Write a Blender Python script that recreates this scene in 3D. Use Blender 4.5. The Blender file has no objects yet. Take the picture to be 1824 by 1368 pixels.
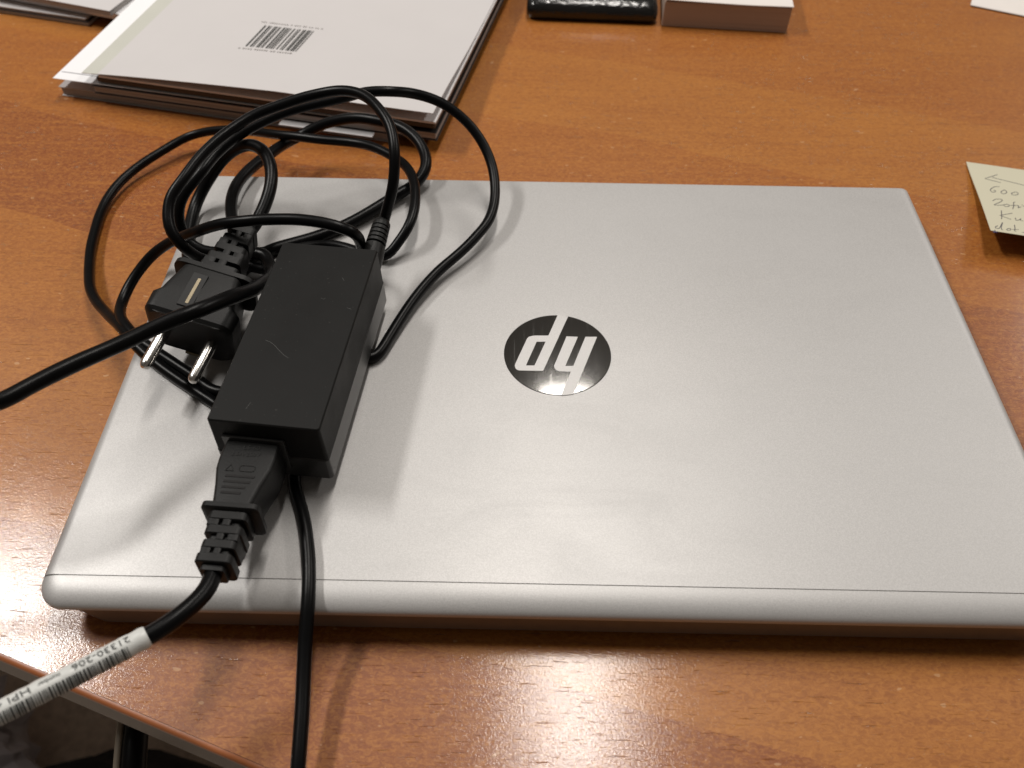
import bpy, bmesh, math, random
from mathutils import Vector, Matrix, noise
random.seed(7)
scene = bpy.context.scene
col = scene.collection

# ------------------------------------------------------------------ camera
CAM = [-0.018568,-0.239901,0.286551,0.69452,-0.009116,0.016906,1516.31612]
cam_d = bpy.data.cameras.new('camera')
cam = bpy.data.objects.new('camera', cam_d); col.objects.link(cam)
cam.location = CAM[:3]
cam.rotation_mode = 'XYZ'; cam.rotation_euler = CAM[3:6]
cam_d.sensor_width = 36.0; cam_d.sensor_fit = 'HORIZONTAL'
cam_d.lens = CAM[6] / 1824 * 36.0
cam_d.clip_start = 0.01; cam_d.clip_end = 50
cam_d.dof.use_dof = True
cam_d.dof.focus_distance = 0.345
cam_d.dof.aperture_fstop = 13.0
scene.camera = cam

# ------------------------------------------------------------------ room light
world = bpy.data.worlds.new('World'); scene.world = world; world.use_nodes = True
bg = world.node_tree.nodes['Background']
bg.inputs[0].default_value = (0.30, 0.26, 0.22, 1); bg.inputs[1].default_value = 0.34
def lamp(name, loc, sx, sy, power, colr):
    l = bpy.data.lights.new(name, 'AREA'); l.shape = 'RECTANGLE'; l.size = sx; l.size_y = sy
    l.energy = power; l.color = colr
    o = bpy.data.objects.new(name, l); col.objects.link(o); o.location = loc
    return o
lamp('ceiling_tube_lamp', (0.145, 0.87, 1.9), 0.15, 1.28, 27, (1.0, 0.945, 0.88))
lamp('ceiling_tube_lamp', (-1.38, 0.52, 1.9), 0.22, 0.75, 41, (1.0, 0.96, 0.91))
lamp('ceiling_tube_lamp', (2.20, 1.35, 1.9), 0.15, 1.90, 40, (1.0, 0.945, 0.88))
vs = scene.view_settings
vs.view_transform = 'Standard'; vs.look = 'None'; vs.exposure = -0.12; vs.gamma = 1.0; vs.use_curve_mapping = False
scene.render.engine = 'CYCLES'

# ------------------------------------------------------------------ materials
class NT:
    def __init__(s, name):
        s.m = bpy.data.materials.new(name); s.m.use_nodes = True
        s.t = s.m.node_tree; s.b = s.t.nodes['Principled BSDF']
    def n(s, typ, **kw):
        nd = s.t.nodes.new(typ)
        for k, v in kw.items():
            if k.startswith('i_'): nd.inputs[int(k[2:])].default_value = v
            else: setattr(nd, k, v)
        return nd
    def l(s, a, b): s.t.links.new(a, b)
    def set(s, **kw):
        for k, v in kw.items():
            nm = k.replace('_', ' ')
            for inp in s.b.inputs:
                if inp.name.lower() == nm.lower():
                    inp.default_value = v
    def coord(s, scale=(1, 1, 1), rot=(0, 0, 0), obj=False):
        tc = s.n('ShaderNodeTexCoord'); mp = s.n('ShaderNodeMapping')
        mp.inputs['Scale'].default_value = scale; mp.inputs['Rotation'].default_value = rot
        s.l(tc.outputs['Object'], mp.inputs['Vector']); return mp.outputs[0]
    def noise(s, vec, scale, detail=3, rough=.55, dist=0):
        n = s.n('ShaderNodeTexNoise'); n.inputs['Scale'].default_value = scale
        n.inputs['Detail'].default_value = detail; n.inputs['Roughness'].default_value = rough
        n.inputs['Distortion'].default_value = dist
        s.l(vec, n.inputs['Vector']); return n.outputs['Fac']
    def ramp(s, fac, *stops):
        r = s.n('ShaderNodeValToRGB'); cr = r.color_ramp
        while len(cr.elements) < len(stops): cr.elements.new(.5)
        for e, (p, c) in zip(cr.elements, stops):
            e.position = p; e.color = c if isinstance(c, tuple) and len(c) == 4 else ((*c, 1) if isinstance(c, tuple) else (c, c, c, 1))
        s.l(fac, r.inputs[0]); return r.outputs[0]
    def mix(s, fac, a, b, mode='MIX'):
        m = s.n('ShaderNodeMix', data_type='RGBA', blend_type=mode)
        for sock, v in ((m.inputs[0], fac), (m.inputs[6], a), (m.inputs[7], b)):
            if hasattr(v, 'is_linked'): s.l(v, sock)
            else: sock.default_value = v if not isinstance(v, tuple) or len(v) == 4 else (*v, 1)
        return m.outputs[2]
    def math(s, op, a, b=None, c=None):
        m = s.n('ShaderNodeMath', operation=op)
        for i, v in enumerate((a, b, c)):
            if v is None: continue
            if hasattr(v, 'is_linked'): s.l(v, m.inputs[i])
            else: m.inputs[i].default_value = v
        return m.outputs[0]
    def bump(s, h, strength=.2, dist=.0005, prev=None):
        b = s.n('ShaderNodeBump'); b.inputs['Strength'].default_value = strength; b.inputs['Distance'].default_value = dist
        s.l(h, b.inputs['Height'])
        if prev is not None: s.l(prev, b.inputs['Normal'])
        return b.outputs[0]
    def color(s, sock): s.l(sock, s.b.inputs['Base Color'])
    def rough(s, sock): s.l(sock, s.b.inputs['Roughness'])
    def normal(s, sock): s.l(sock, s.b.inputs['Normal'])

def mat_wood():
    k = NT('desk_laminate')
    rot = (0, 0, math.radians(16.2))
    v = k.coord((1, 1, 1), rot)
    sx = k.n('ShaderNodeSeparateXYZ'); k.l(v, sx.inputs[0])
    wob = k.noise(k.coord((1.6, 6, 1), rot), 2.0, 2)
    yy = k.math('ADD', sx.outputs[1], k.math('MULTIPLY', wob, .035))
    cell = k.math('FLOOR', k.math('MULTIPLY_ADD', yy, 12.5, 3.43))
    wn = k.n('ShaderNodeTexWhiteNoise', noise_dimensions='1D'); k.l(cell, wn.inputs['W'])
    plank = k.ramp(wn.outputs['Value'], (0.0, (.232, .064, .011)), (.5, (.325, .106, .016)), (1.0, (.390, .148, .024)))
    soft = k.noise(k.coord((2.2, 9, 1), rot), 3.0, 4, .6)
    c = k.mix(k.ramp(soft, (.3, 0.0), (.72, 1.0)), plank, (.248, .068, .012))
    c = k.mix(.5, plank, c)
    streak = k.noise(k.coord((9, 150, 1), rot), 1.6, 4, .65, .3)
    c = k.mix(k.ramp(streak, (.52, 0.0), (.75, .45)), c, (.19, .046, .007))
    st2 = k.noise(k.coord((16, 260, 1), rot), 1.3, 3, .6, .2)
    c = k.mix(k.ramp(st2, (.50, 0.0), (.78, .55)), c, (.42, .155, .022))
    mott = k.noise(k.coord((420, 760, 1), rot), 1.0, 4, .68, 1.0)
    c = k.mix(k.ramp(mott, (.47, 0.0), (.63, .55)), c, (.46, .185, .034))
    c = k.mix(k.ramp(mott, (.36, .30), (.48, 0.0)), c, (.17, .040, .006))
    fl = k.noise(k.coord((170, 330, 1), rot), 1.0, 1, .5)
    c = k.mix(k.ramp(fl, (.735, 0.0), (.76, .55)), c, (.55, .32, .16))
    pore = k.noise(k.coord((80, 1500, 1), rot), 1.0, 2, .6, .1)
    c = k.mix(k.ramp(pore, (.28, .55), (.34, 0.0)), c, (.09, .024, .006))
    k.color(c)
    peel = k.noise(k.coord((850, 1250, 1), rot), 1.0, 3, .6, .6)
    fine = k.noise(k.coord((1400, 1900, 1), rot), 1.0, 2, .6)
    b1 = k.bump(peel, .28, .00013)
    b2 = k.bump(fine, .32, .00010, b1)
    b3 = k.bump(k.ramp(pore, (.29, 0.0), (.35, 1.0)), .55, .00018, b2)
    k.normal(b3)
    k.l(b3, k.b.inputs['Coat Normal'])
    k.set(roughness=.44, specular_ior_level=.40, coat_weight=.90, coat_roughness=.10, coat_ior=1.5)
    return k.m

def mat_silver():
    k = NT('silver_paint')
    v = k.coord()
    sp = k.noise(v, 2600, 1, .5)
    big = k.noise(v, 9, 3, .5)
    c = k.mix(k.ramp(sp, (.35, 0.0), (.68, 1.0)), (.432, .424, .418), (.520, .511, .504))
    c = k.mix(k.math('MULTIPLY', k.ramp(big, (.35, 0.0), (.7, 1.0)), .25), c, (.45, .449, .449))
    sm = k.noise(k.coord((1, 2.2, 1), (0, 0, .35)), 17, 4, .6, .8)
    c = k.mix(k.ramp(sm, (.58, 0.0), (.76, .18)), c, (.40, .395, .39))
    dirt = k.noise(v, 160, 2, .5)
    c = k.mix(k.ramp(dirt, (.80, 0.0), (.83, .55)), c, (.30, .28, .26))
    k.color(c)
    k.set(metallic=.35, roughness=.47, specular_ior_level=.4)
    k.rough(k.ramp(k.mix(.5, big, sm), (.36, .425), (.66, .50)))
    k.normal(k.bump(k.noise(v, 1800, 2), .08, .00025))
    return k.m

def mat_plain(name, colr, rough=.5, metallic=0.0, spec=.5, nscale=None, bump=.1, vary=.15, dist=.0003):
    k = NT(name)
    k.set(roughness=rough, metallic=metallic, specular_ior_level=spec)
    v = k.coord()
    n = k.noise(v, nscale or 60, 3)
    a = tuple(x * (1 - vary) for x in colr); b = tuple(min(1, x * (1 + vary)) for x in colr)
    k.color(k.mix(n, a, b))
    if bump: k.normal(k.bump(k.noise(v, (nscale or 60) * 12, 2), bump, dist))
    return k.m

def mat_adapter():
    k = NT('black_matte_plastic')
    v = k.coord()
    sm = k.noise(v, 45, 4, .6)
    c = k.mix(sm, (.0062, .0062, .0060), (.0100, .0098, .0094))
    scr = k.noise(k.coord((40, 900, 40), (0, 0, .9)), 1.0, 2, .5, .4)
    c = k.mix(k.ramp(scr, (.755, 0.0), (.79, .45)), c, (.06, .06, .055))
    du = k.noise(v, 900, 1, .5)
    c = k.mix(k.ramp(du, (.74, 0.0), (.77, .5)), c, (.05, .048, .044))
    k.color(c)
    k.set(specular_ior_level=.16)
    k.rough(k.ramp(sm, (.3, .46), (.7, .58)))
    k.normal(k.bump(k.noise(v, 2200, 2), .16, .0002))
    return k.m

def mat_badge():
    k = NT('dark_mirror_chrome')
    v = k.coord()
    scr = k.noise(k.coord((30, 1400, 30), (0, 0, 1.1)), 1.0, 2, .5, .3)
    sc2 = k.noise(k.coord((1200, 40, 30), (0, 0, .2)), 1.0, 2, .5, .3)
    k.color(k.mix(k.ramp(scr, (.80, 0.0), (.84, .4)), (.26, .257, .25), (.5, .5, .5)))
    k.set(metallic=1.0, specular_ior_level=.5)
    k.rough(k.ramp(sc2, (.6, .07), (.85, .14)))
    k.normal(k.bump(k.noise(v, 300, 2), .02, .0001))
    return k.m

def mat_leather():
    k = NT('black_patent_leather')
    vor = k.n('ShaderNodeTexVoronoi', feature='DISTANCE_TO_EDGE'); vor.inputs['Scale'].default_value = 105
    k.l(k.coord((1, 1.5, 1.3)), vor.inputs['Vector'])
    k.color(k.mix(.5, (.006, .006, .006), (.010, .010, .010)))
    k.set(roughness=.20, specular_ior_level=.6)
    cr = k.bump(k.noise(k.coord((30, 160, 90)), 1.0, 3, .6, .6), .5, .0016)
    k.normal(k.bump(k.ramp(vor.outputs['Distance'], (0.0, 0.0), (.22, 1.0)), .22, .0006, cr))
    return k.m

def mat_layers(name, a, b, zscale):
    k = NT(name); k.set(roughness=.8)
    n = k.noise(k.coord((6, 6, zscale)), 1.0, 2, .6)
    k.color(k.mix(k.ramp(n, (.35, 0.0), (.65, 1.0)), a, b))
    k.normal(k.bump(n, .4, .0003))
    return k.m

M = {}
M['wood'] = mat_wood()
M['silver'] = mat_silver()
M['adapter'] = mat_adapter()
M['adapter_low'] = mat_plain('black_plastic_painted_sheen', (.022, .022, .0215), .30, nscale=80, bump=.06)  # lighter base colour puts the sheen reflected off the lid into the plastic
M['cable'] = mat_plain('black_pvc', (.0026, .0026, .0029), .33, spec=.15, nscale=160, bump=.10, vary=.5)
M['plug'] = mat_plain('black_moulded_plastic', (.0050, .0050, .0049), .48, spec=.25, nscale=150, bump=.22)
M['steel'] = mat_plain('nickel_plated_pin', (.66, .64, .61), .24, 1.0, nscale=300, bump=.05, vary=.06)
M['brass'] = mat_plain('earth_contact_metal', (.20, .17, .12), .45, 1.0, nscale=200, bump=.1)
M['badge'] = mat_badge()
M['base'] = mat_plain('laptop_base_painted_shade', (.20, .172, .150), .45, .5, nscale=200, bump=.05)  # silver metal; shade and wood reflection put into its brown colour
M['seam'] = mat_plain('seam_gap', (.06, .055, .05), .7, nscale=200, bump=0)
M['rubber'] = mat_plain('rubber', (.012, .012, .012), .7, nscale=200)
M['paper'] = mat_plain('white_coated_paper', (.555, .535, .535), .55, nscale=25, bump=.05, vary=.03)
M['sheet'] = mat_plain('bright_office_paper', (.80, .80, .82), .7, nscale=40, bump=.05, vary=.03)
M['spine'] = mat_plain('greyed_cover_paper', (.50, .50, .45), .6, nscale=60, vary=.05)
M['pages'] = mat_layers('page_edges', (.26, .235, .22), (.50, .47, .45), 2600)
M['darkcover'] = mat_plain('dark_cover_and_gap_shade', (.030, .024, .022), .45, nscale=80, bump=.05)
M['ink'] = mat_plain('black_print', (.05, .052, .05), .6, nscale=80, bump=0)
M['inkgrey'] = mat_plain('grey_small_print', (.33, .31, .30), .6, nscale=80, bump=0, vary=.2)
M['pen'] = mat_plain('pen_ink', (.10, .095, .10), .6, nscale=80, bump=0)
M['penblue'] = mat_plain('blue_pen_ink', (.03, .03, .10), .6, nscale=80, bump=0)
M['note'] = mat_plain('pale_yellow_paper', (.53, .505, .385), .75, nscale=40, bump=.04, vary=.03)
M['sleeve'] = mat_plain('white_label_sleeve', (.60, .61, .59), .38, nscale=150, bump=.06, vary=.05)
M['leather'] = mat_leather()
M['thread'] = mat_plain('grey_stitching', (.12, .12, .12), .4, nscale=200)
M['block'] = mat_plain('note_block_paper', (.70, .66, .63), .75, nscale=60, bump=.05, vary=.04)
M['blockside_shade'] = mat_layers('note_block_edge_painted_shade', (.38, .29, .24), (.50, .39, .32), 3200)  # white paper; front shade and wood reflection painted in as brown
M['edgeband'] = mat_plain('desk_edge_band', (.30, .10, .035), .35, nscale=60, bump=.08)
M['deskside'] = mat_plain('desk_side_dark', (.10, .082, .066), .5, nscale=60, bump=.05)
M['floor'] = mat_plain('brown_grey_carpet', (.75, .60, .50), .95, nscale=120, bump=.4, vary=.4)
M['bagwhite'] = mat_plain('crumpled_pale_film', (.42, .38, .39), .35, nscale=20, bump=.2)
M['bagdark'] = mat_plain('dark_fabric', (.012, .011, .011), .9, nscale=90, bump=.3)
M['scuff'] = mat_plain('scuffed_plastic', (.065, .065, .062), .6, nscale=900, bump=0, vary=.6)
M['beige'] = mat_plain('beige_cable_highlight', (.30, .25, .19), .5, nscale=60)  # colour of the highlight painted along the hanging cable

# ------------------------------------------------------------------ mesh helpers
def link(name, verts, faces, mat, parent=None, smooth=35, mats=None, midx=None):
    me = bpy.data.meshes.new(name); me.from_pydata([tuple(v) for v in verts], [], faces)
    me.validate(); me.update()
    for m_ in (mats or [mat]): me.materials.append(m_)
    if midx:
        for p_, i_ in zip(me.polygons, midx): p_.material_index = i_
    bm = bmesh.new(); bm.from_mesh(me); bmesh.ops.recalc_face_normals(bm, faces=bm.faces); bm.to_mesh(me); bm.free()
    if smooth:
        me.polygons.foreach_set('use_smooth', [True] * len(me.polygons))
        me.set_sharp_from_angle(angle=math.radians(smooth))
    o = bpy.data.objects.new(name, me); col.objects.link(o)
    if parent: o.parent = parent
    return o
def thing(name, label, cat, loc=(0, 0, 0), rz=0.0, group=None):
    o = bpy.data.objects.new(name, None); col.objects.link(o); o.empty_display_size = .02
    o.location = loc; o.rotation_euler = (0, 0, rz)
    o['label'] = label; o['category'] = cat
    if group: o['group'] = group
    return o
def tag(o, label, cat, group=None):
    o['label'] = label; o['category'] = cat
    if group: o['group'] = group
    return o
def rr(hx, hy, r, n=5, cx=0, cy=0):
    pts = []
    r = max(1e-5, min(r, hx * .999, hy * .999))
    for qx, qy, a0 in ((1, 1, 0), (-1, 1, 90), (-1, -1, 180), (1, -1, 270)):
        for i in range(n + 1):
            a = math.radians(a0 + 90 * i / n)
            pts.append((cx + qx * (hx - r) + r * math.cos(a), cy + qy * (hy - r) + r * math.sin(a)))
    return pts
def loft(rings, cap0=True, cap1=True):
    n = len(rings[0]); v = [p for r_ in rings for p in r_]; f = []
    for k in range(len(rings) - 1):
        for i in range(n):
            j = (i + 1) % n
            f.append((k * n + i, k * n + j, (k + 1) * n + j, (k + 1) * n + i))
    if cap0: f.append(tuple(range(n))[::-1])
    if cap1: f.append(tuple(range((len(rings) - 1) * n, len(rings) * n)))
    return v, f
def zloft(secs, n=5):                       # (z, hx, hy, r[, cx, cy])
    return loft([[(x, y, s[0]) for x, y in rr(s[1], s[2], s[3], n, *(s[4:6] if len(s) > 4 else (0, 0)))] for s in secs])
def yloft(secs, n=4):                       # along local y: (y, hx, hz, r[, cx, cz])
    return loft([[(x, s[0], z) for x, z in rr(s[1], s[2], s[3], n, *(s[4:6] if len(s) > 4 else (0, 0)))] for s in secs])
def slab(x0, x1, y0, y1, z0, z1, b=.0004):
    hx, hy = (x1 - x0) / 2, (y1 - y0) / 2; cx, cy = (x0 + x1) / 2, (y0 + y1) / 2
    b = min(b, hx * .4, hy * .4, (z1 - z0) * .4)
    return zloft([(z0, hx - b, hy - b, b, cx, cy), (z0 + b, hx, hy, b, cx, cy), (z1 - b, hx, hy, b, cx, cy), (z1, hx - b, hy - b, b, cx, cy)], 2)
def xf(vf, mtx):
    return [mtx @ Vector(p) for p in vf[0]], vf[1]
def join(*vfs):
    V, F = [], []
    for v, f in vfs:
        o = len(V); V += list(v); F += [tuple(i + o for i in q) for q in f]
    return V, F
def catmull(P, step=.0022):
    P = [Vector(p) for p in P]; out = []
    Q = [P[0] * 2 - P[1]] + P + [P[-1] * 2 - P[-2]]
    for i in range(1, len(Q) - 2):
        p0, p1, p2, p3 = Q[i - 1], Q[i], Q[i + 1], Q[i + 2]
        t0 = 0; t1 = t0 + max(1e-5, (p1 - p0).length) ** .5; t2 = t1 + max(1e-5, (p2 - p1).length) ** .5; t3 = t2 + max(1e-5, (p3 - p2).length) ** .5
        n = max(2, int((p2 - p1).length / step))
        for j in range(n):
            t = t1 + (t2 - t1) * j / n
            A1 = p0 * ((t1 - t) / (t1 - t0)) + p1 * ((t - t0) / (t1 - t0))
            A2 = p1 * ((t2 - t) / (t2 - t1)) + p2 * ((t - t1) / (t2 - t1))
            A3 = p2 * ((t3 - t) / (t3 - t2)) + p3 * ((t - t2) / (t3 - t2))
            B1 = A1 * ((t2 - t) / (t2 - t0)) + A2 * ((t - t0) / (t2 - t0))
            B2 = A2 * ((t3 - t) / (t3 - t1)) + A3 * ((t - t1) / (t3 - t1))
            out.append(B1 * ((t2 - t) / (t2 - t1)) + B2 * ((t - t1) / (t2 - t1)))
    out.append(P[-1])
    for _ in range(3):                     # relax small kinks
        out = [out[0]] + [(out[i - 1] + out[i] * 2 + out[i + 1]) / 4 for i in range(1, len(out) - 1)] + [out[-1]]
    return out
def frames(path):
    T = []
    for i in range(len(path)):
        a = path[max(0, i - 1)]; b = path[min(len(path) - 1, i + 1)]; T.append((b - a).normalized())
    up = Vector((.05, -.4, .9)); N = []
    n = (up - T[0] * up.dot(T[0])).normalized()
    for t in T:
        n = (n - t * n.dot(t)).normalized(); N.append(n)
    return T, N
def tube(path, r, nseg=14):
    path = [p + noise.noise_vector(p * 45) * .0004 for p in path]
    T, N = frames(path); rings = []
    for i, p in enumerate(path):
        rad = (r(i) if callable(r) else r) * (1 + .035 * noise.noise(p * 90))
        b = T[i].cross(N[i])
        rings.append([p + (N[i] * math.cos(a) + b * math.sin(a)) * rad for a in [2 * math.pi * k / nseg for k in range(nseg)]])
    return loft(rings)
def text_mesh(s, size):
    cu = bpy.data.curves.new('t', 'FONT'); cu.body = s; cu.size = size; cu.resolution_u = 2
    o = bpy.data.objects.new('t', cu); col.objects.link(o)
    dg = bpy.context.evaluated_depsgraph_get(); me = o.evaluated_get(dg).to_mesh()
    V = [v.co.copy() for v in me.vertices]; F = [tuple(p.vertices) for p in me.polygons]
    o.evaluated_get(dg).to_mesh_clear(); bpy.data.objects.remove(o); bpy.data.curves.remove(cu)
    return V, F
def ribbon(pts, w, thick):                  # flat pen stroke: list of (pos, up)
    V, F = [], []
    for i, (p, up) in enumerate(pts):
        a = pts[max(0, i - 1)][0]; b = pts[min(len(pts) - 1, i + 1)][0]
        t = (b - a).normalized(); s = t.cross(up).normalized() * w / 2
        V += [p - s, p - s * .4 + up * thick, p + s * .4 + up * thick, p + s]
        if i:
            k = (i - 1) * 4
            for j in range(3): F.append((k + j, k + j + 1, k + j + 5, k + j + 4))
    return V, F

# ------------------------------------------------------------------ desk and floor (setting)
ex = lambda x: -.1286 - .358 * (x + .1935)           # the slanted front edge of the desk
poly = [(-1.3, ex(-1.3)), (1.0, ex(1.0)), (1.0, 1.5), (-1.3, 1.5)]
en = Vector((-.337, -.9415, 0))                       # outward normal of the front edge
def desk_ring(off, z):
    r_ = []
    for i, (x, y) in enumerate(poly):
        p = Vector((x, y, z))
        if i < 2: p += en * off
        r_.append(tuple(p))
    return r_
V, F = loft([desk_ring(-.0020, -.0018), desk_ring(-.0020, 0)], True, True)
desk = link('desk', V, F, M['wood'], None, 0); desk['kind'] = 'structure'
rings = [desk_ring(-.0019, -.0035)[:2]]
prof = [(-.0019, -.0002), (-.0011, -.00025), (-.0003, -.0006), (0, -.0012), (0, -.0021)]
V = []; F = []
for off, z in prof: V += desk_ring(off, z)[:2]
for k in range(len(prof) - 1): F.append((2 * k, 2 * k + 1, 2 * k + 3, 2 * k + 2))
link('edge_band', V, F, M['edgeband'], desk, 60)
V, F = loft([desk_ring(-.0010, -.026), desk_ring(-.0010, -.0022)])
link('board_core', V, F, M['deskside'], desk, 0)
V, F = slab(-4, 4, -4, 4, -.76, -.73)
floor = link('floor', V, F, M['floor'], None, 0); floor['kind'] = 'structure'

# ------------------------------------------------------------------ laptop
LT = .0205; LW, LD = .3594 / 2, .2339 / 2
laptop = thing('laptop', 'closed silver laptop with a round mirror badge, lying on the wooden desk', 'laptop', (0, 0, 0))
def lidring(t, z=None):
    a = t * math.pi / 2
    ix = .0052 * (1 - math.cos(a)); iyf = .0100 * (1 - math.cos(a)) ; iyb = .0016 * (1 - math.cos(a))
    z = .0158 + (LT - .0158) * math.sin(a) ** .92 if z is None else z
    hx = LW - ix; y0 = -LD + iyf; y1 = LD - iyb
    cy = (y0 + y1) / 2; hy = (y1 - y0) / 2
    pts = []
    rf, rb = max(.0065, .0095 - ix * .6), .0016
    n = 8
    for qx, qy, a0, r in ((1, 1, 0, rb), (-1, 1, 90, rb), (-1, -1, 180, rf), (1, -1, 270, rf)):
        for i in range(n + 1):
            b = math.radians(a0 + 90 * i / n)
            pts.append((qx * (hx - r) + r * math.cos(b), cy + qy * (hy - r) + r * math.sin(b), z))
    return pts
rings = [lidring(0, .0154)] + [lidring(k / 12) for k in range(13)]
V, F = loft(rings)
lid = link('lid', V, F, M['silver'], laptop, 50)
# the thin joint between the lid panel and its front strip
ys = -.1066; prof = []
for k in range(13):
    a = k / 12 * math.pi / 2
    prof.append((LW - .0052 * (1 - math.cos(a)), .0158 + (LT - .0158) * math.sin(a) ** .92))
line = [(-x, z) for x, z in prof] + [(x, z) for x, z in reversed(prof)]
V, F = [], []
for i, (x, z) in enumerate(line):
    s = math.copysign(1, x)
    V += [(x + s * .00004, ys - .00015, z + .00004), (x + s * .00004, ys + .00015, z + .00004)]
    if i: F.append((2 * i - 2, 2 * i, 2 * i + 1, 2 * i - 1))
link('lid_joint', V, F, M['seam'], lid, 0)
V, F = zloft([(.0024, LW - .0150, LD - .0065, .010), (.0030, LW - .0125, LD - .0030, .011), (.0040, LW - .0100, LD - .0010, .012), (.0148, LW - .0026, LD - .0009, .0125), (.0152, LW - .0032, LD - .0015, .0125)], 8)
link('base', V, F, M['base'], laptop, 40)
for x0, x1, y0, y1 in ((-.14, .14, -.103, -.093), (-.14, .14, .092, .102)):
    V, F = slab(x0, x1, y0, y1, .0002, .0032, .001); link('rubber_foot', V, F, M['rubber'], laptop, 40)
# round badge
LG = {'d':[(-0.00053,0.0215),(-0.00478,0.00877),(-0.01038,0.00862),(-0.01196,0.00834),(-0.01311,0.00784),(-0.01388,0.00686),(-0.01873,-0.00763),(-0.01892,-0.00876),(-0.0186,-0.00997),(-0.01801,-0.01076),(-0.01716,-0.01118),(-0.00719,-0.01116),(0.00385,0.02027)],'c':[(-0.00986,0.00507),(-0.00604,0.00517),(-0.01074,-0.00833),(-0.0143,-0.00842)],'y':[(0.00292,0.00848),(0.00775,0.00837),(0.00201,-0.00824),(0.00534,-0.00816),(0.01097,0.00845),(0.01595,0.00858),(0.0049,-0.02328),(-0.00011,-0.024),(0.0042,-0.01132),(-0.00059,-0.01122),(-0.00177,-0.01058),(-0.00243,-0.00957),(-0.00265,-0.00836)]}
bc = Vector((-.0011, -.0013)); br = .02245
rg = []
for rad, z in ((br, LT - .0006), (br, LT + .00010), (br - .00025, LT + .00026)):
    rg.append([(bc.x + rad * math.cos(2 * math.pi * i / 96), bc.y + rad * math.sin(2 * math.pi * i / 96), z) for i in range(96)])
badge = link('badge', *loft(rg), M['badge'], laptop, 30)
def clipc(p, lim):
    d = Vector(p) - bc
    if d.length > lim: d = d.normalized() * lim
    return bc + d
def prism(pts, z0, z1, bev=.00012, hole=None):
    bm = bmesh.new()
    def ringv(P, z): return [bm.verts.new((p[0], p[1], z)) for p in P]
    loops = [pts] + ([hole] if hole else [])
    top_e = []
    for L in loops:
        a = ringv(L, z0); b = ringv(L, z1)
        n = len(L)
        for i in range(n):
            j = (i + 1) % n; bm.faces.new((a[i], a[j], b[j], b[i]))
        for i in range(n): top_e.append(bm.edges.get((b[i], b[(i + 1) % n])))
    bmesh.ops.triangle_fill(bm, use_beauty=True, edges=top_e, normal=(0, 0, 1))
    me = bpy.data.meshes.new('p'); bm.to_mesh(me); bm.free()
    r_ = ([v.co.copy() for v in me.vertices], [tuple(p.vertices) for p in me.polygons]); bpy.data.meshes.remove(me)
    return r_
dl = [clipc(p, br + .0003) for p in LG['d']]; yl = [clipc(p, br + .0003) for p in LG['y']]
link('letter', *prism(dl, LT - .0003, LT + .00032, hole=LG['c'][::-1]), M['silver'], badge, 0)
link('letter', *prism(yl, LT - .0003, LT + .00032), M['silver'], badge, 0)

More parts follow.
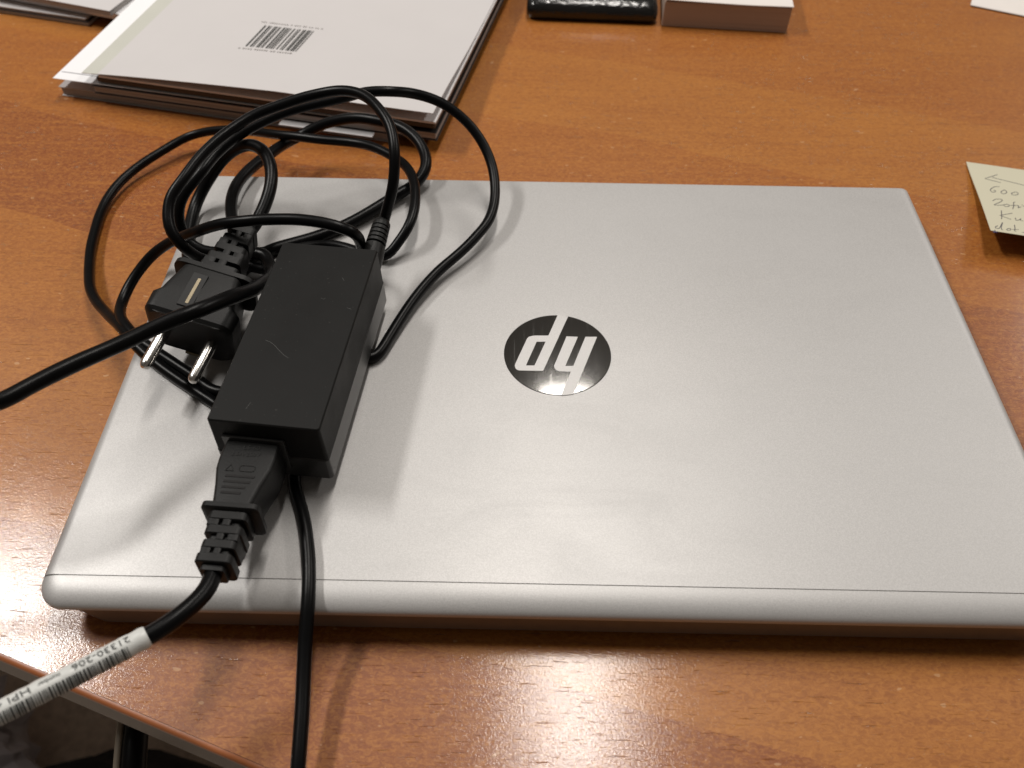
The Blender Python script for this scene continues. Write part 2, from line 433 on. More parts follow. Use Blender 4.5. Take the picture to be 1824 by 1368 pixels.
# ------------------------------------------------------------------ power adapter with its low-voltage cord
DC = [(-0.07711,0.05138,0.0465),(-0.07553,0.05233,0.051),(-0.07375,0.05407,0.056),(-0.07215,0.05492,0.061),(-0.07117,0.06258,0.072),(-0.07378,0.07479,0.078),(-0.08017,0.08633,0.08),(-0.08795,0.09577,0.08),(-0.09953,0.10208,0.078),(-0.11453,0.10173,0.075),(-0.12569,0.09736,0.073),(-0.13734,0.09214,0.071),(-0.14682,0.08234,0.069),(-0.15579,0.06856,0.066),(-0.1613,0.05586,0.063),(-0.16559,0.0482,0.06),(-0.16605,0.04205,0.056),(-0.16422,0.03529,0.052),(-0.16162,0.03333,0.047),(-0.1582,0.03461,0.04),(-0.15657,0.03888,0.033),(-0.14,0.043,0.026),(-0.12,0.04,0.0245),(-0.098,0.04,0.027),(-0.086,0.042,0.035),(-0.08589,0.03743,0.044),(-0.08502,0.034,0.051),(-0.08643,0.03198,0.056),(-0.08935,0.03164,0.058),(-0.09674,0.03318,0.0595),(-0.10777,0.03476,0.06),(-0.11902,0.03567,0.059),(-0.13132,0.03564,0.058),(-0.1452,0.03776,0.054),(-0.15762,0.04129,0.0465),(-0.16624,0.04443,0.0405),(-0.17283,0.0465,0.036),(-0.18317,0.04598,0.028),(-0.19138,0.03786,0.021),(-0.19381,0.0269,0.018),(-0.19025,0.01586,0.0205),(-0.18343,0.00648,0.0235),(-0.17609,-0.00106,0.0245),(-0.16928,-0.00593,0.0238),(-0.15968,-0.0121,0.023),(-0.14878,-0.01891,0.0228),(-0.13703,-0.02714,0.0228),(-0.112,-0.022,0.0235),(-0.092,-0.008,0.0232),(-0.07623,-0.00738,0.0228),(-0.07309,0.00019,0.0232),(-0.06889,0.01229,0.0236),(-0.06441,0.02387,0.024),(-0.05823,0.03577,0.0246),(-0.05304,0.04402,0.0252),(-0.04522,0.05364,0.0262),(-0.03748,0.0648,0.0275),(-0.03206,0.0744,0.029),(-0.02957,0.08907,0.033),(-0.03187,0.10416,0.039),(-0.03814,0.11498,0.046),(-0.04667,0.12156,0.053),(-0.05744,0.12522,0.059),(-0.06872,0.12516,0.063),(-0.07851,0.1202,0.067),(-0.09079,0.11933,0.067),(-0.10239,0.11488,0.066),(-0.11404,0.11142,0.065),(-0.12938,0.10623,0.063),(-0.14103,0.09896,0.061),(-0.14865,0.09285,0.059),(-0.15577,0.084,0.056),(-0.16023,0.07326,0.054),(-0.16548,0.06789,0.05),(-0.16986,0.06383,0.045),(-0.17156,0.06096,0.04),(-0.17174,0.05942,0.0345),(-0.1701,0.05702,0.03),(-0.16684,0.05459,0.0275),(-0.16126,0.05239,0.0262),(-0.15432,0.05261,0.0255),(-0.14511,0.05341,0.024),(-0.128,0.058,0.0228),(-0.105,0.062,0.0228),(-0.088,0.056,0.0228),(-0.07764,0.05353,0.0245),(-0.07511,0.05767,0.026),(-0.07037,0.06291,0.03),(-0.06754,0.07134,0.033),(-0.06735,0.08456,0.034),(-0.07002,0.09919,0.034),(-0.0771,0.11395,0.032),(-0.08913,0.12537,0.031),(-0.10158,0.13372,0.029),(-0.12497,0.13918,0.0275),(-0.14454,0.14582,0.025),(-0.1626,0.15584,0.02),(-0.18191,0.16436,0.015),(-0.20217,0.16682,0.009),(-0.21609,0.15398,0.007),(-0.22861,0.13712,0.005),(-0.23401,0.11336,0.004),(-0.2316,0.08755,0.004),(-0.22528,0.06365,0.0055),(-0.21519,0.04132,0.009),(-0.20122,0.02354,0.0145),(-0.18941,0.01084,0.0205),(-0.1805,0.00057,0.024),(-0.17333,-0.0067,0.0235),(-0.16358,-0.01463,0.023),(-0.15109,-0.02311,0.0228),(-0.13888,-0.03148,0.0228),(-0.118,-0.045,0.0228),(-0.1,-0.06,0.0228),(-0.09916,-0.06807,0.0228),(-0.09617,-0.07539,0.023),(-0.09281,-0.08375,0.0234),(-0.08984,-0.09392,0.0236),(-0.08783,-0.10351,0.0235),(-0.08653,-0.1133,0.0225),(-0.08622,-0.11935,0.0205),(-0.08601,-0.12581,0.0175),(-0.08531,-0.13663,0.014),(-0.08413,-0.15161,0.011),(-0.08305,-0.16578,0.008),(-0.08267,-0.17592,0.004),(-0.077,-0.205,-0.01),(-0.074,-0.212,-0.05),(-0.073,-0.214,-0.15)]
AC = [(-0.1129,-0.115,0.0402),(-0.11255,-0.12028,0.0412),(-0.1149,-0.12547,0.0425),(-0.11752,-0.13056,0.0443),(-0.12205,-0.13523,0.0446),(-0.12739,-0.13934,0.045),(-0.13374,-0.14429,0.046),(-0.14192,-0.15132,0.048),(-0.14978,-0.15773,0.05),(-0.1559,-0.16341,0.052),(-0.195,-0.187,0.058),(-0.25,-0.192,0.066),(-0.295,-0.17,0.074),(-0.305,-0.13,0.078),(-0.28,-0.098,0.077),(-0.235,-0.085,0.074),(-0.18491,-0.07111,0.07),(-0.17895,-0.06402,0.069),(-0.17273,-0.05669,0.068),(-0.15889,-0.04307,0.066),(-0.14288,-0.03021,0.066),(-0.13432,-0.02436,0.066),(-0.12784,-0.01394,0.061),(-0.12452,-3e-05,0.052),(-0.12376,0.01359,0.043),(-0.12406,0.02508,0.036),(-0.127,0.036,0.0305),(-0.132,0.047,0.03),(-0.13596,0.04688,0.03),(-0.14354,0.05504,0.03),(-0.14929,0.06467,0.03),(-0.15394,0.07714,0.029),(-0.15652,0.08975,0.028),(-0.15654,0.10339,0.027),(-0.15275,0.11796,0.0255),(-0.14734,0.13338,0.0225),(-0.14298,0.14707,0.019),(-0.13795,0.15362,0.0185),(-0.12842,0.1555,0.023),(-0.11817,0.15446,0.028),(-0.10594,0.15179,0.032),(-0.09365,0.14702,0.034),(-0.07962,0.14086,0.034),(-0.07084,0.13222,0.033),(-0.06659,0.12414,0.031),(-0.06528,0.11338,0.029),(-0.06881,0.10638,0.026),(-0.08007,0.09558,0.0245),(-0.09462,0.08042,0.024),(-0.10908,0.06942,0.0236),(-0.1211,0.06254,0.0234),(-0.13067,0.05797,0.0234),(-0.13529,0.05513,0.0234),(-0.145,0.04,0.0236),(-0.156,0.032,0.0236),(-0.16344,0.03911,0.0236),(-0.168,0.04791,0.0236),(-0.17084,0.05781,0.0236),(-0.1729,0.06919,0.024),(-0.17373,0.08496,0.026),(-0.17078,0.0915,0.03),(-0.16572,0.09501,0.036),(-0.16001,0.09657,0.043),(-0.15414,0.0972,0.048),(-0.14845,0.09605,0.052),(-0.14229,0.09364,0.055),(-0.13549,0.08804,0.056),(-0.13057,0.07898,0.055),(-0.1285,0.07023,0.053),(-0.12901,0.06215,0.05),(-0.13101,0.05421,0.047),(-0.13274,0.04914,0.0455),(-0.13413,0.04595,0.045)]
ad = thing('power_adapter', 'black power brick with its thin coiled cord, resting on the laptop lid', 'power adapter', (-.1, -.0203, LT), math.radians(-5.55))
mi = ad.matrix_basis.inverted()
z0, zs, z1 = .0250 - LT, .0368 - LT, .0540 - LT
V, F = zloft([(zs + .0003, 0.0203, .0468, .0014), (z1 - .0006, .01985, .0463, .0011), (z1, .0194, .0459, .0009)], 5)
up = link('upper_shell', V, F, M['adapter'], ad, 12)
V, F = zloft([(z0, .0197, .0462, .0026), (z0 + .0009, .0207, .0472, .0020), (zs - .0005, .0205, .0470, .0016), (zs - .0002, .0202, .0467, .0014), (zs + .0006, .0198, .0462, .0014)], 5)
low = link('lower_shell', V, F, M['adapter_low'], ad, 12)
SCR = [[(-0.11128,-0.02732,0.054),(-0.10946,-0.02812,0.054),(-0.10774,-0.02948,0.054),(-0.10535,-0.03221,0.054),(-0.10329,-0.03436,0.054),(-0.10116,-0.03595,0.054)],[(-0.08362,-0.00965,0.054),(-0.08178,-0.0105,0.054)],[(-0.09432,-0.00473,0.054),(-0.09314,-0.00531,0.054),(-0.09258,-0.00468,0.054)],[(-0.11156,-0.05955,0.054),(-0.11045,-0.05654,0.054)],[(-0.08772,0.00681,0.054),(-0.08683,0.00523,0.054)]]
for st in SCR:
    q = [(Vector(((mi @ Vector(p)).x, (mi @ Vector(p)).y, z1 + .00003)), Vector((0, 0, 1))) for p in st]
    link('scratch', *ribbon(q, .00013, .00002), M['scuff'], up, 0)
V, F = slab(-.0160, .0062, -.0476, -.0466, .0088, .0262); link('inlet_surround', V, F, M['adapter_low'], ad, 30)
dcp = catmull([mi @ Vector(p) for p in DC])
link('cord', *tube(dcp, .0024, 14), M['cable'], ad, 60)
# ribbed strain relief at the far end
b0 = mi @ Vector((-.0818, .0235, .0405)); b1 = mi @ Vector((-.0775, .0515, .0470)); 
ax = (b1 - b0).normalized(); L = (b1 - b0).length
R3 = ax.to_track_quat('Y', 'Z').to_matrix().to_4x4(); R3.translation = b0
secs = [(0, .0050, .0050, .0049), (.010, .0048, .0048, .0047), (.0145, .0044, .0044, .0043)]
for k in range(5):
    y = .0150 + k * .0022
    secs += [(y, .0034, .0034, .0033), (y + .0006, .0034, .0034, .0033), (y + .0007, .0043 - k * .0001, .0043 - k * .0001, .0042 - k * .0001), (y + .0021, .0043 - k * .0001, .0043 - k * .0001, .0042 - k * .0001)]
secs += [(.0268, .0038, .0038, .0037), (.0285, .0028, .0028, .0027)]
link('strain_relief', *xf(yloft(secs, 6), R3), M['plug'], ad, 30)

# ------------------------------------------------------------------ mains cord: appliance connector, label sleeve, wall plug
mc = thing('mains_cord', 'thick black mains cord with wall plug, barcode sleeve and connector pushed into the power brick', 'mains cord', (-.11, -.07, LT))
mi = mc.matrix_basis.inverted()
acp = [p for p in catmull(AC)]
link('cord', *xf(tube(acp, .00285, 16), mi), M['cable'], mc, 60)
# connector at the brick
cb = Matrix.Translation((-.1096, -.0665, .0372)) @ Matrix.Rotation(math.radians(-3.6), 4, 'Z') @ Matrix.Rotation(math.radians(-3), 4, 'X')
Y = lambda s: [(-a, *r) for a, *r in s]
vf = yloft(Y([(0, .0094, .0074, .0012), (.003, .0097, .0076, .0012), (.008, .0099, .0076, .0013), (.0125, .0096, .0076, .0014), (.019, .0080, .0074, .0016), (.0262, .0066, .0070, .0016)]), 4)
con = link('connector', *xf(vf, mi @ cb), M['plug'], mc, 30)
vf = yloft(Y([(.0260, .0082, .0066, .002), (.0266, .0097, .0080, .0022), (.0284, .0097, .0080, .0022), (.0292, .0084, .0068, .002)]), 4)
link('flange', *xf(vf, mi @ cb), M['plug'], con, 30)
for k, (a, b) in enumerate(((-.0052, .0050), (-.0052, .0040), (-.0050, .0030), (-.0048, .0020))):
    y = -.0158 - k * .0022
    link('grip_groove', *xf(slab(a, b, y - .0005, y + .0005, .0058, .00768 - k * .00010, .0001), mi @ cb), M['bagdark'], con, 0)
def emboss(lines, mtx, mat, parent, name, thick=.00012):
    vfs = []
    for s, size, x, y in lines:
        v, f = text_mesh(s, size)
        vfs.append(([mtx @ Vector((x + p.x, y + p.y, thick)) for p in v], f))
    return link(name, *join(*vfs), mat, parent, 0)
tm = mi @ cb @ Matrix.Translation((0, 0, .00772))
emboss([('LS-60', .0026, -.0025, -.0045), ('2.5A 250V', .0024, -.0060, -.0073)], tm, M['adapter_low'], con, 'moulded_lettering')
def outline(pts, w):
    q = [(Vector((*p, 0)), Vector((0, 0, 1))) for p in pts + [pts[0], pts[1]]]; return ribbon(q, w, .0001)
tm2 = mi @ cb @ Matrix.Translation((0, 0, .00772))
link('moulded_triangle', *xf(outline([(-.0058, -.0138), (-.0030, -.0138), (-.0044, -.0112)], .0003), tm2), M['adapter_low'], con, 0)
link('moulded_frame', *xf(outline(rr(.0027, .0012, .001, 3, .0014, -.0125), .0003), tm2), M['adapter_low'], con, 0)
# strain relief of the connector: staggered ribs on a core
def relief(mtx, y0, length, h0, h1, n, sgn, parent):
    vfs = [yloft([(sgn * y0, h0 * .74, h0 * .74, .0012), (sgn * (y0 + length), h1 * .74, h1 * .74, .0012)], 4)]
    pitch = length / n
    for k in range(n):
        ya = y0 + k * pitch; f = k / max(1, n - 1); h = h0 + (h1 - h0) * f
        if k == n - 1: h *= 1.12
        ya2 = ya + pitch * .64
        vfs.append(yloft([(sgn * (ya), h * .93, h * .93, .0016), (sgn * (ya + .0003), h, h, .0018), (sgn * (ya2 - .0003), h, h, .0018), (sgn * ya2, h * .93, h * .93, .0016)], 4))
        if k < n - 1:
            sx = (1 if k % 2 else -1)
            for cx, cz in ((sx * h * .62, 0), (-sx * h * .05, h * .02)):
                hw = h * (.30 if cx * sx > h * .3 else .22)
                vfs.append(yloft([(sgn * (ya2 - .0002), hw, h * .95, .0006, cx, cz), (sgn * (ya + pitch + .0002), hw, h * .95, .0006, cx, cz)], 2))
    return link('strain_relief', *xf(join(*vfs), mtx), M['plug'], parent, 30)
relief(mi @ cb, .0290, .0205, .0066, .0053, 4, -1, mc)
# label sleeve with barcode and printed number
s_acc = [0.0]
for i in range(1, len(acp)): s_acc.append(s_acc[-1] + (acp[i] - acp[i - 1]).length)
T_, N_ = frames(acp)
def at_s(s):
    i = 0
    lo, hi = 0, len(s_acc) - 1
    while hi - lo > 1:
        m_ = (lo + hi) // 2
        if s_acc[m_] <= s: lo = m_
        else: hi = m_
    f = (s - s_acc[lo]) / max(1e-9, s_acc[hi] - s_acc[lo])
    p = acp[lo].lerp(acp[hi], f); t = T_[lo].lerp(T_[hi], f).normalized()
    v = Vector(CAM[:3]) - p; e1 = (v - t * v.dot(t)).normalized(); e2 = t.cross(e1)
    return p, t, e1, e2
def on_sleeve(s, ang, r):
    p, t, e1, e2 = at_s(s); return mi @ (p + (e1 * math.cos(ang) + e2 * math.sin(ang)) * r)
S0 = next(s for s, p in zip(s_acc, acp) if p.y < -.1335 and p.x < -.125)
SL = .0640; RS = .00330
rg = []
for k in range(61):
    s = S0 + SL * k / 60; rad = RS * (1 - (.09 if k in (0, 60) else 0)) 
    rad += .00012 * math.sin(k * 1.3) * math.sin(k * .37)
    rg.append([on_sleeve(s, 2 * math.pi * j / 20, rad) for j in range(20)])
sleeve = link('label_sleeve', *loft(rg), M['sleeve'], mc, 50)
random.seed(3)
V, F = [], []; s = S0 + .0062
A0, A1 = .05, -1.40
while s < S0 + .0517:
    w = random.choice((.00022, .00022, .00040, .00062)); g = random.choice((.00022, .00028, .00045))
    n = 10
    for j in range(n + 1):
        a = A0 + (A1 - A0) * j / n
        V += [on_sleeve(s, a, RS + .00022), on_sleeve(s + w, a, RS + .00022)]
        if j: k = len(V); F.append((k - 4, k - 2, k - 1, k - 3))
    s += w + g
link('barcode', V, F, M['ink'], sleeve, 0)
def sleeve_text(txt, size, s_start, ang, stretch=1.0):
    v, f = text_mesh(txt, size)
    return [on_sleeve(s_start + p.x * stretch, ang - p.y / RS, RS + .00022) for p in v], f
SG = 1
link('printed_number', *join(sleeve_text('21330-206', .0027, S0 + .0045, .88, 1.42), sleeve_text('number', .0019, S0 + .0240, .80, 1.0), sleeve_text('HPI 477', .0028, S0 + .0318, .88, 1.45)), M['ink'], sleeve, 0)
# wall plug
pA = Vector((-.1511, -.0318, .0380)); pB = Vector((-.1352, .0470, .0460))
ay = (pB - pA).normalized(); axx = Vector((.0182, -.0045, -.0042)); axx = (axx - ay * axx.dot(ay)).normalized(); az = axx.cross(ay)
pm = Matrix((axx, ay, az)).transposed().to_4x4(); pm.translation = pA
pl = bpy.data.objects.new('wall_plug', None)
body = yloft([(.0190, .0150, .0115, .005), (.0196, .0162, .0112, .004), (.0210, .0174, .0122, .0045), (.0280, .0175, .0128, .0045), (.0302, .0148, .0130, .0035), (.0330, .0140, .0130, .003), (.0440, .0118, .0118, .003), (.0452, .0108, .0108, .003)], 5)
plug = link('wall_plug', *xf(body, mi @ pm), M['plug'], mc, 28)
collar = yloft([(.0448, .0140, .0095, .004), (.0454, .0168, .0108, .005), (.0474, .0168, .0108, .005), (.0482, .0150, .0095, .004)], 5)
link('collar', *xf(collar, mi @ pm), M['plug'], plug, 28)
for sx in (-1, 1):
    v, f = yloft([(0, .0008, .0008, .00079), (.0004, .0015, .0015, .00149), (.0012, .0020, .0020, .00199), (.0024, 0.0023, .0023, .00229), (.0200, 0.0023, .0023, .00229)], 6)
    link('pin', *xf((v, f), mi @ pm @ Matrix.Translation((sx * .0094, 0, 0))), M['steel'], plug, 40)
link('contact_slot', *xf(slab(-.0056, .0004, .0240, .0405, .0110, .01304, .0002), mi @ pm), M['rubber'], plug, 0)
link('earth_contact', *xf(slab(-.0032, -.0012, .0250, .0385, .0115, .01314, .0004), mi @ pm), M['brass'], plug, 0)
link('side_contact', *xf(slab(-.0030, .0030, .0186, .0290, -.0133, -.0120, .0004), mi @ pm), M['brass'], plug, 0)
relief(mi @ pm, .0478, .0300, .0080, .0052, 5, 1, mc)

# ------------------------------------------------------------------ stack of booklets, top left
sr = math.atan2(-.204, .979); so = Vector((-.2712, .2118, 0))
def booklet(name, label, cat, u, v, w, l, z0, z1, rot=0.0, cover='darkcover', page='pages', group=None):
    t = thing(name, label, cat, (so.x, so.y, z0), sr + rot, group)
    vf = slab(u + .0008, u + w - .0008, v + .0008, v + l, .0004, z1 - z0 - .0004, .0003); link('page_block', *vf, M[page], t, 0)
    for za, zb in ((0, .0003), (z1 - z0 - .0003, z1 - z0)):
        link('cover', *slab(u, u + w, v, v + l, za, zb, .0001), M[cover], t, 0)
    return t
G = 'booklets stacked behind the cables'
booklet('booklet', 'pale booklet at the very bottom of the paper stack behind the cables', 'booklet', -.0255, .0020, .21, .297, .0003, .0062, 0.0, 'paper', 'pages', G)
booklet('booklet', 'dark booklet second from the bottom of the paper stack behind the cables', 'booklet', .0, -.0005, .2105, .297, .0068, .0118, .004, 'darkcover', 'pages', G)
fs = link('folded_sheet', *slab(.118, .174, -.0062, .12, .00625, .0066, .0001), M['sheet'], None, 0)
fs.location = so; fs.rotation_euler = (0, 0, sr + .012); tag(fs, 'white folded sheet whose edge pokes out of the booklet stack front', 'sheet')
ls = link('loose_sheet', *slab(-.0250, .185, .0002, .297, .0127, .0130, .0001), M['sheet'], None, 0)
ls.location = so; ls.rotation_euler = (0, 0, sr + .006); tag(ls, 'bright white loose sheet sticking out left of the barcoded booklet', 'sheet', 'loose sheets in the stack')
ls = link('loose_sheet', *slab(-.0235, .185, .0075, .297, .0132, .0135, .0001), M['sheet'], None, 0)
ls.location = so; ls.rotation_euler = (0, 0, sr + .006); tag(ls, 'topmost white loose sheet, set back a little under the barcoded booklet', 'sheet', 'loose sheets in the stack')
# top booklet: pale cover with lifted front edge
tb = thing('booklet', 'pale booklet with a printed barcode on top of the paper stack', 'booklet', (so.x, so.y, .0138), sr, G)
link('page_block', *slab(.004, .2096, .0012, .297, 0, .0030, .0003), M['darkcover'], tb, 0)  # dark colour paints the shade in the gap under the lifted cover
link('inner_pages', *slab(.006, .2102, .0010, .297, .0032, .0046, .0002), M['sheet'], tb, 0)
nu, nv = 40, 24
def cz(u, v):
    lift = .0058 * math.exp(-(v / .07) ** 2) * min(1, max(0, u / .12)) ** .8
    return .0052 + lift + .0008 * math.sin(u * 20) * math.exp(-v / .1)
V, F = [], []
for dz in (0, .00035):
    for j in range(nv + 1):
        for i in range(nu + 1):
            u = -.0035 + .2130 * i / nu; v = .297 * j / nv
            V.append((u, v - .0015 * math.sin(math.pi * u / .21), cz(u, v) + dz))
n1 = (nu + 1) * (nv + 1); id_ = lambda i, j, k: k * n1 + j * (nu + 1) + i
mid = []
for j in range(nv):
    for i in range(nu):
        F.append((id_(i, j, 1), id_(i + 1, j, 1), id_(i + 1, j + 1, 1), id_(i, j + 1, 1))); mid.append(1 if i < 2 else 0)
        F.append((id_(i, j, 0), id_(i, j + 1, 0), id_(i + 1, j + 1, 0), id_(i + 1, j, 0))); mid.append(0)
for i in range(nu):
    F.append((id_(i, 0, 0), id_(i + 1, 0, 0), id_(i + 1, 0, 1), id_(i, 0, 1))); mid.append(0)
    F.append((id_(i, nv, 0), id_(i, nv, 1), id_(i + 1, nv, 1), id_(i + 1, nv, 0))); mid.append(0)
for j in range(nv):
    F.append((id_(0, j, 0), id_(0, j, 1), id_(0, j + 1, 1), id_(0, j + 1, 0))); mid.append(1)
    F.append((id_(nu, j, 0), id_(nu, j + 1, 0), id_(nu, j + 1, 1), id_(nu, j, 1))); mid.append(0)
cov = link('cover', V, F, None, tb, 40, [M['paper'], M['spine']], mid)
random.seed(11)
BU0, BV0, BW, BH = .0795, .0450, .0320, .0285
V, F = [], []; x = BU0
while x < BU0 + BW:
    w = random.choice((.0004, .0005, .0008, .0011)); g = random.choice((.0005, .0007, .0010, .0016))
    k = len(V)
    for uu, vv in ((x, BV0), (x + w, BV0), (x + w, BV0 + BH), (x, BV0 + BH)): V.append((uu, vv, cz(uu, vv) + .00052))
    F.append((k, k + 1, k + 2, k + 3)); x += w + g
link('barcode', V, F, M['ink'], cov, 0)
V, F = [], []
for x0, x1, vv in ((BU0 - .004, BU0 + .036, BV0 + BH + .0035), (BU0 - .003, BU0 + .031, BV0 - .0035)):
    x = x0
    while x < x1:
        w = random.uniform(.0007, .0014); k = len(V); h = random.uniform(.0009, .0016)
        for uu, v2 in ((x, vv), (x + w, vv), (x + w, vv + h), (x, vv + h)): V.append((uu, v2, cz(uu, v2) + .00052))
        F.append((k, k + 1, k + 2, k + 3)); x += w + random.choice((.0006, .0006, .0016))
link('small_print', V, F, M['inkgrey'], cov, 0)['kind'] = 'stuff'

# papers in the top left corner
pr_ = math.atan2(-.0154, .0642)
po = Vector((-.3075, .3040, 0))
def paper(label, x0, x1, y0, z0, z1, mat, rot, sub=None, name='paper_sheaf', org=po):
    t = thing(name, label, 'papers', (org.x, org.y, z0), pr_ + rot, 'papers in the far left corner')
    link('page_block', *slab(x0, x1, y0, y0 + .25, 0, z1 - z0 - .0005, .0002), M[sub or 'pages'], t, 0)
    link('cover', *slab(x0 - .0003, x1 + .0003, y0 - .0003, y0 + .25, z1 - z0 - .00045, z1 - z0, .0001), M[mat], t, 0)
    return t
paper('thin dark-edged sheaf at the bottom of the far left papers', -.2, .0005, -.0015, .0003, .0030, 'darkcover', 0)
paper('white sheaf in the middle of the far left papers', -.2, -.0010, -.0008, .0032, .0050, 'paper', 0)
paper('bright stapled sheets under the topmost far left paper', -.18, .0318, .0035, .0056, .0100, 'sheet', -.06, 'sheet')
paper('grey-white topmost paper in the far left corner', -.18, .0215, -.0010, .0103, .0140, 'paper', -.06)

# ------------------------------------------------------------------ wallet, note block, note, sheet
wa = thing('wallet', 'glossy black reptile-leather wallet lying left of the note block', 'wallet', (.0284, .3200, 0), math.radians(-2.5))
def wsec(z, hx, y0, y1, r): return [(x, y, z) for x, y in rr(hx, (y1 - y0) / 2, r, 5, 0, (y0 + y1) / 2)]
rg = [wsec(.0004, .0425, .0006, .085, .004), wsec(.0025, .0440, -.0010, .086, .005), wsec(.0060, .0444, -.0016, .086, .006), wsec(.0095, .0440, -.0006, .086, .006), wsec(.0120, .0425, .0022, .084, .006), wsec(.0131, .0400, .0065, .08, .006)]
link('body', *loft(rg), M['leather'], wa, 60)
rg = [wsec(.0080, .0446, -.0024, .02, .003), wsec(.0092, .0448, -.0024, .02, .003)]
V, F = [], []
vfs = []
for k in range(30):
    x = -.036 + k * .0024
    vfs.append(xf(slab(-.0008, .0008, -.00025, .00025, 0, .0005, .0001), Matrix.Translation((x, .0046 + .0004 * math.sin(k * .4), .0126)) @ Matrix.Rotation(.15, 4, 'Z')))
link('stitching', *join(*vfs), M['thread'], wa, 0)

nb = thing('note_block', 'white note paper block with brown shade painted on its sides, right of the wallet', 'note block', (.0753, .3159, 0), math.atan2(-.0069, .0832))
link('page_block', *slab(.0004, .0835, 0, .083, .0003, .0172, .0003), M['blockside_shade'], nb, 0)
V, F = [], []
for dz in (0, .0004):
    for j in range(9):
        for i in range(13):
            u = .0002 + .0838 * i / 12; v = -.0003 + .0835 * j / 8
            V.append((u, v, .0174 + .0010 * (1 - i / 12) ** 2 * math.exp(-v / .03) + .0006 * math.exp(-((u - .0838) / .02) ** 2) + dz))
for k in (0, 1):
    for j in range(8):
        for i in range(12):
            a = k * 117 + j * 13 + i; F.append((a, a + 1, a + 14, a + 13))
for i in range(12): F.append((i, i + 1, i + 118, i + 117))
for j in range(8): F.append((j * 13 + 12, j * 13 + 25, j * 13 + 142, j * 13 + 129)); F.append((j * 13, j * 13 + 13, j * 13 + 130, j * 13 + 117))
link('top_sheet', V, F, M['block'], nb, 30)

ps = link('paper_sheet', *slab(0, .15, 0, .21, .0006, .0012, .0002), M['block'], None, 0)
ps.location = (.2955, .3515, 0); ps.rotation_euler = (0, 0, math.atan2(-.0149, .0335)); tag(ps, 'plain white sheet entering at the far right corner of the desk', 'sheet')

INK = [[(0.2021,0.1202),(0.1018,0.2073),(0.2076,0.2307)],[(0.158,0.1715),(0.2406,0.1908),(0.3699,0.2198),(0.4487,0.2408)],[(0.189,0.2957),(0.1583,0.3053),(0.1256,0.3439),(0.1151,0.3757),(0.1277,0.3944),(0.1453,0.383),(0.1495,0.3647),(0.1355,0.3635)],[(0.2166,0.3343),(0.1906,0.3628),(0.1881,0.392),(0.2092,0.3908),(0.2262,0.3628),(0.2215,0.3361),(0.208,0.3381)],[(0.2827,0.3448),(0.2573,0.3698),(0.2612,0.3911),(0.286,0.3831),(0.3049,0.3602),(0.2966,0.3404),(0.2772,0.3465)],[(0.1043,0.5279),(0.1306,0.4962),(0.1635,0.4853),(0.1734,0.4935),(0.1556,0.5279),(0.104,0.5854),(0.1188,0.5884),(0.1628,0.5713),(0.1749,0.5615),(0.1924,0.5499),(0.206,0.5591),(0.1967,0.5804),(0.1749,0.5878),(0.1682,0.5752)],[(0.257,0.4943),(0.2436,0.5101),(0.2368,0.5579),(0.2183,0.6119)],[(0.2134,0.56),(0.2489,0.5481),(0.2695,0.5469),(0.2606,0.5783),(0.2821,0.5597)],[(0.2954,0.5247),(0.2972,0.5309)],[(0.3034,0.5356),(0.3025,0.5495)],[(0.1354,0.6607),(0.121,0.7458),(0.1094,0.7956)],[(0.2024,0.6777),(0.1095,0.7406),(0.1739,0.7787)],[(0.2085,0.7439),(0.206,0.7788),(0.2287,0.7652),(0.2434,0.7431),(0.2354,0.7686),(0.2515,0.7743)],[(0.063,0.909),(0.0434,0.9331),(0.0435,0.9558),(0.0658,0.9421),(0.0906,0.8821),(0.1049,0.8485),(0.0829,0.919),(0.0764,0.961),(0.0845,0.9615)],[(0.1251,0.9265),(0.1095,0.9491),(0.115,0.9618),(0.1329,0.9464),(0.1377,0.9243),(0.1251,0.9265)],[(0.1783,0.8566),(0.1699,0.9105),(0.158,0.9486),(0.1668,0.9567)],[(0.1455,0.9328),(0.1895,0.9204)],[(0.2008,0.9558),(0.2176,0.952)]]
INK2 = [[(0.01,1.0015),(0.0366,1.0227)],[(0.03,0.9857),(0.014,1.0309)],[(0.0077,1.0221),(0.0384,1.0062)],[(0.0244,1.0018),(0.035,1.0151)]]
sn = thing('sticky_note', 'pale yellow handwritten note with a curled-up near edge, right of the laptop', 'note', (.2329, .1673, 0), math.atan2(-.222, .975))
def nz(t): return .0006 + .012 * max(0, t) ** 1.5
def npos(s, t, off=0): return Vector((s * .076, -t * .076, nz(t) + off))
V, F = [], []
for dz in (0, .0002):
    for j in range(21):
        for i in range(11): V.append(npos(i / 10 + (.018 * math.sin(j / 20 * math.pi) if i == 0 else 0), j / 20, dz))
for k in (0, 1):
    for j in range(20):
        for i in range(10): a = k * 231 + j * 11 + i; F.append((a, a + 1, a + 12, a + 11))
for i in range(10):
    for b in (0, 220): F.append((b + i, b + i + 1, b + i + 232, b + i + 231))
for j in range(20):
    for b in (0, 10): F.append((j * 11 + b, j * 11 + b + 11, j * 11 + b + 242, j * 11 + b + 231))
sheet = link('sheet', V, F, M['note'], sn, 60)
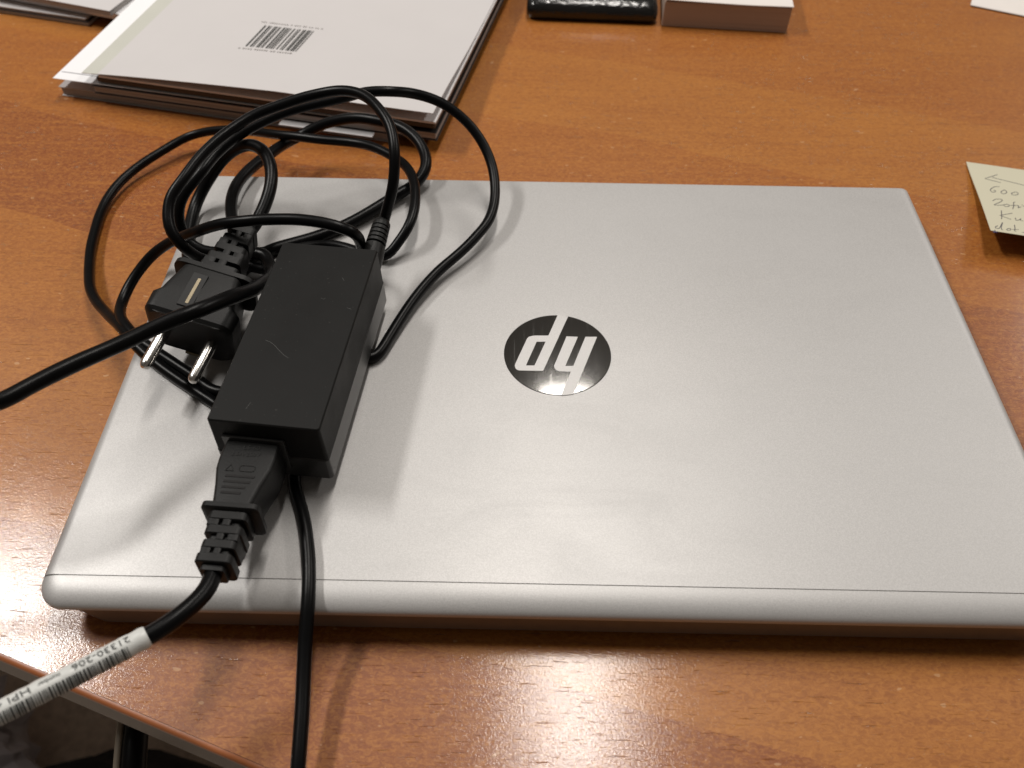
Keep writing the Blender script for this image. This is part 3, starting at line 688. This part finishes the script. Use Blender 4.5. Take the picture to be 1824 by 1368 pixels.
def strokes(name, S, mat, w):
    vfs = []
    for st in S:
        pts = []
        P = [Vector((a, b, 0)) for a, b in st]
        for i in range(len(P) - 1):
            p0 = P[max(0, i - 1)]; p1 = P[i]; p2 = P[i + 1]; p3 = P[min(len(P) - 1, i + 2)]
            sharp = len(P) < 5
            for k in range(5):
                f = k / 5
                q = p1.lerp(p2, f) if sharp else (p1 * 2 + (p2 - p0) * f + (p0 * 2 - p1 * 5 + p2 * 4 - p3) * f * f + (p1 * 3 - p0 - p2 * 3 + p3) * f ** 3) * .5
                if q.x <= .99: pts.append((npos(q.x, q.y, .00028), Vector((0, .3 * q.y, 1)).normalized()))
        q = P[-1]
        if q.x <= .99: pts.append((npos(q.x, q.y, .00028), Vector((0, .3 * q.y, 1)).normalized()))
        if len(pts) > 1: vfs.append(ribbon(pts, w, .00004))
    return link(name, *join(*vfs), mat, sn, 0)
strokes('handwriting', INK, M['pen'], .00042)
strokes('blue_scribble', INK2, M['penblue'], .00045)

# ------------------------------------------------------------------ below the desk edge
hc = [Vector(p) for p in ((-.205, -.02, -.09), (-.178, -.10, -.075), (-.168, -.155, -.085), (-.166, -.182, -.13), (-.165, -.195, -.22), (-.165, -.20, -.40), (-.17, -.19, -.72))]
hcp = catmull(hc, .006)
un_ = thing('hanging_cable', 'dark cable with a painted beige highlight strip hanging below the desk edge', 'cable', (-.165, -.2, -.73))
mi = un_.matrix_basis.inverted()
link('dark_strand', *xf(tube(hcp, .0050, 12), mi), M['cable'], un_, 60)
link('beige_highlight', *xf(tube([p + Vector((-.0062, -.001, .001)) for p in hcp], .0016, 8), mi), M['beige'], un_, 60)  # thin added tube that paints a highlight beside the dark cable
def lump(name, label, cat, loc, sx, sy, sz, mat, seed, amp, freq):
    bm = bmesh.new(); bmesh.ops.create_icosphere(bm, subdivisions=4, radius=1)
    for v in bm.verts:
        n_ = noise.noise(v.co * freq + Vector((seed, 0, 0))) * amp + noise.noise(v.co * freq * 2.7 + Vector((0, seed, 0))) * amp * .5
        v.co *= 1 + n_; v.co = Vector((v.co.x * sx, v.co.y * sy, max(-.9, v.co.z) * sz + sz * .9))
    me = bpy.data.meshes.new(name); bm.to_mesh(me); bm.free(); me.materials.append(mat)
    o = bpy.data.objects.new(name, me); col.objects.link(o); o.location = loc
    return tag(o, label, cat)
lump('crumpled_bag', 'pale crumpled plastic bag on the floor below the desk corner', 'bag', (-.625, .03, -.729), .085, .07, .06, M['bagwhite'], 1.3, .5, 1.9)
lump('floor_bag', 'dark fabric bag on the floor under the desk', 'bag', (-.40, -.06, -.729), .16, .09, .07, M['bagdark'], 4.1, .25, 1.2)
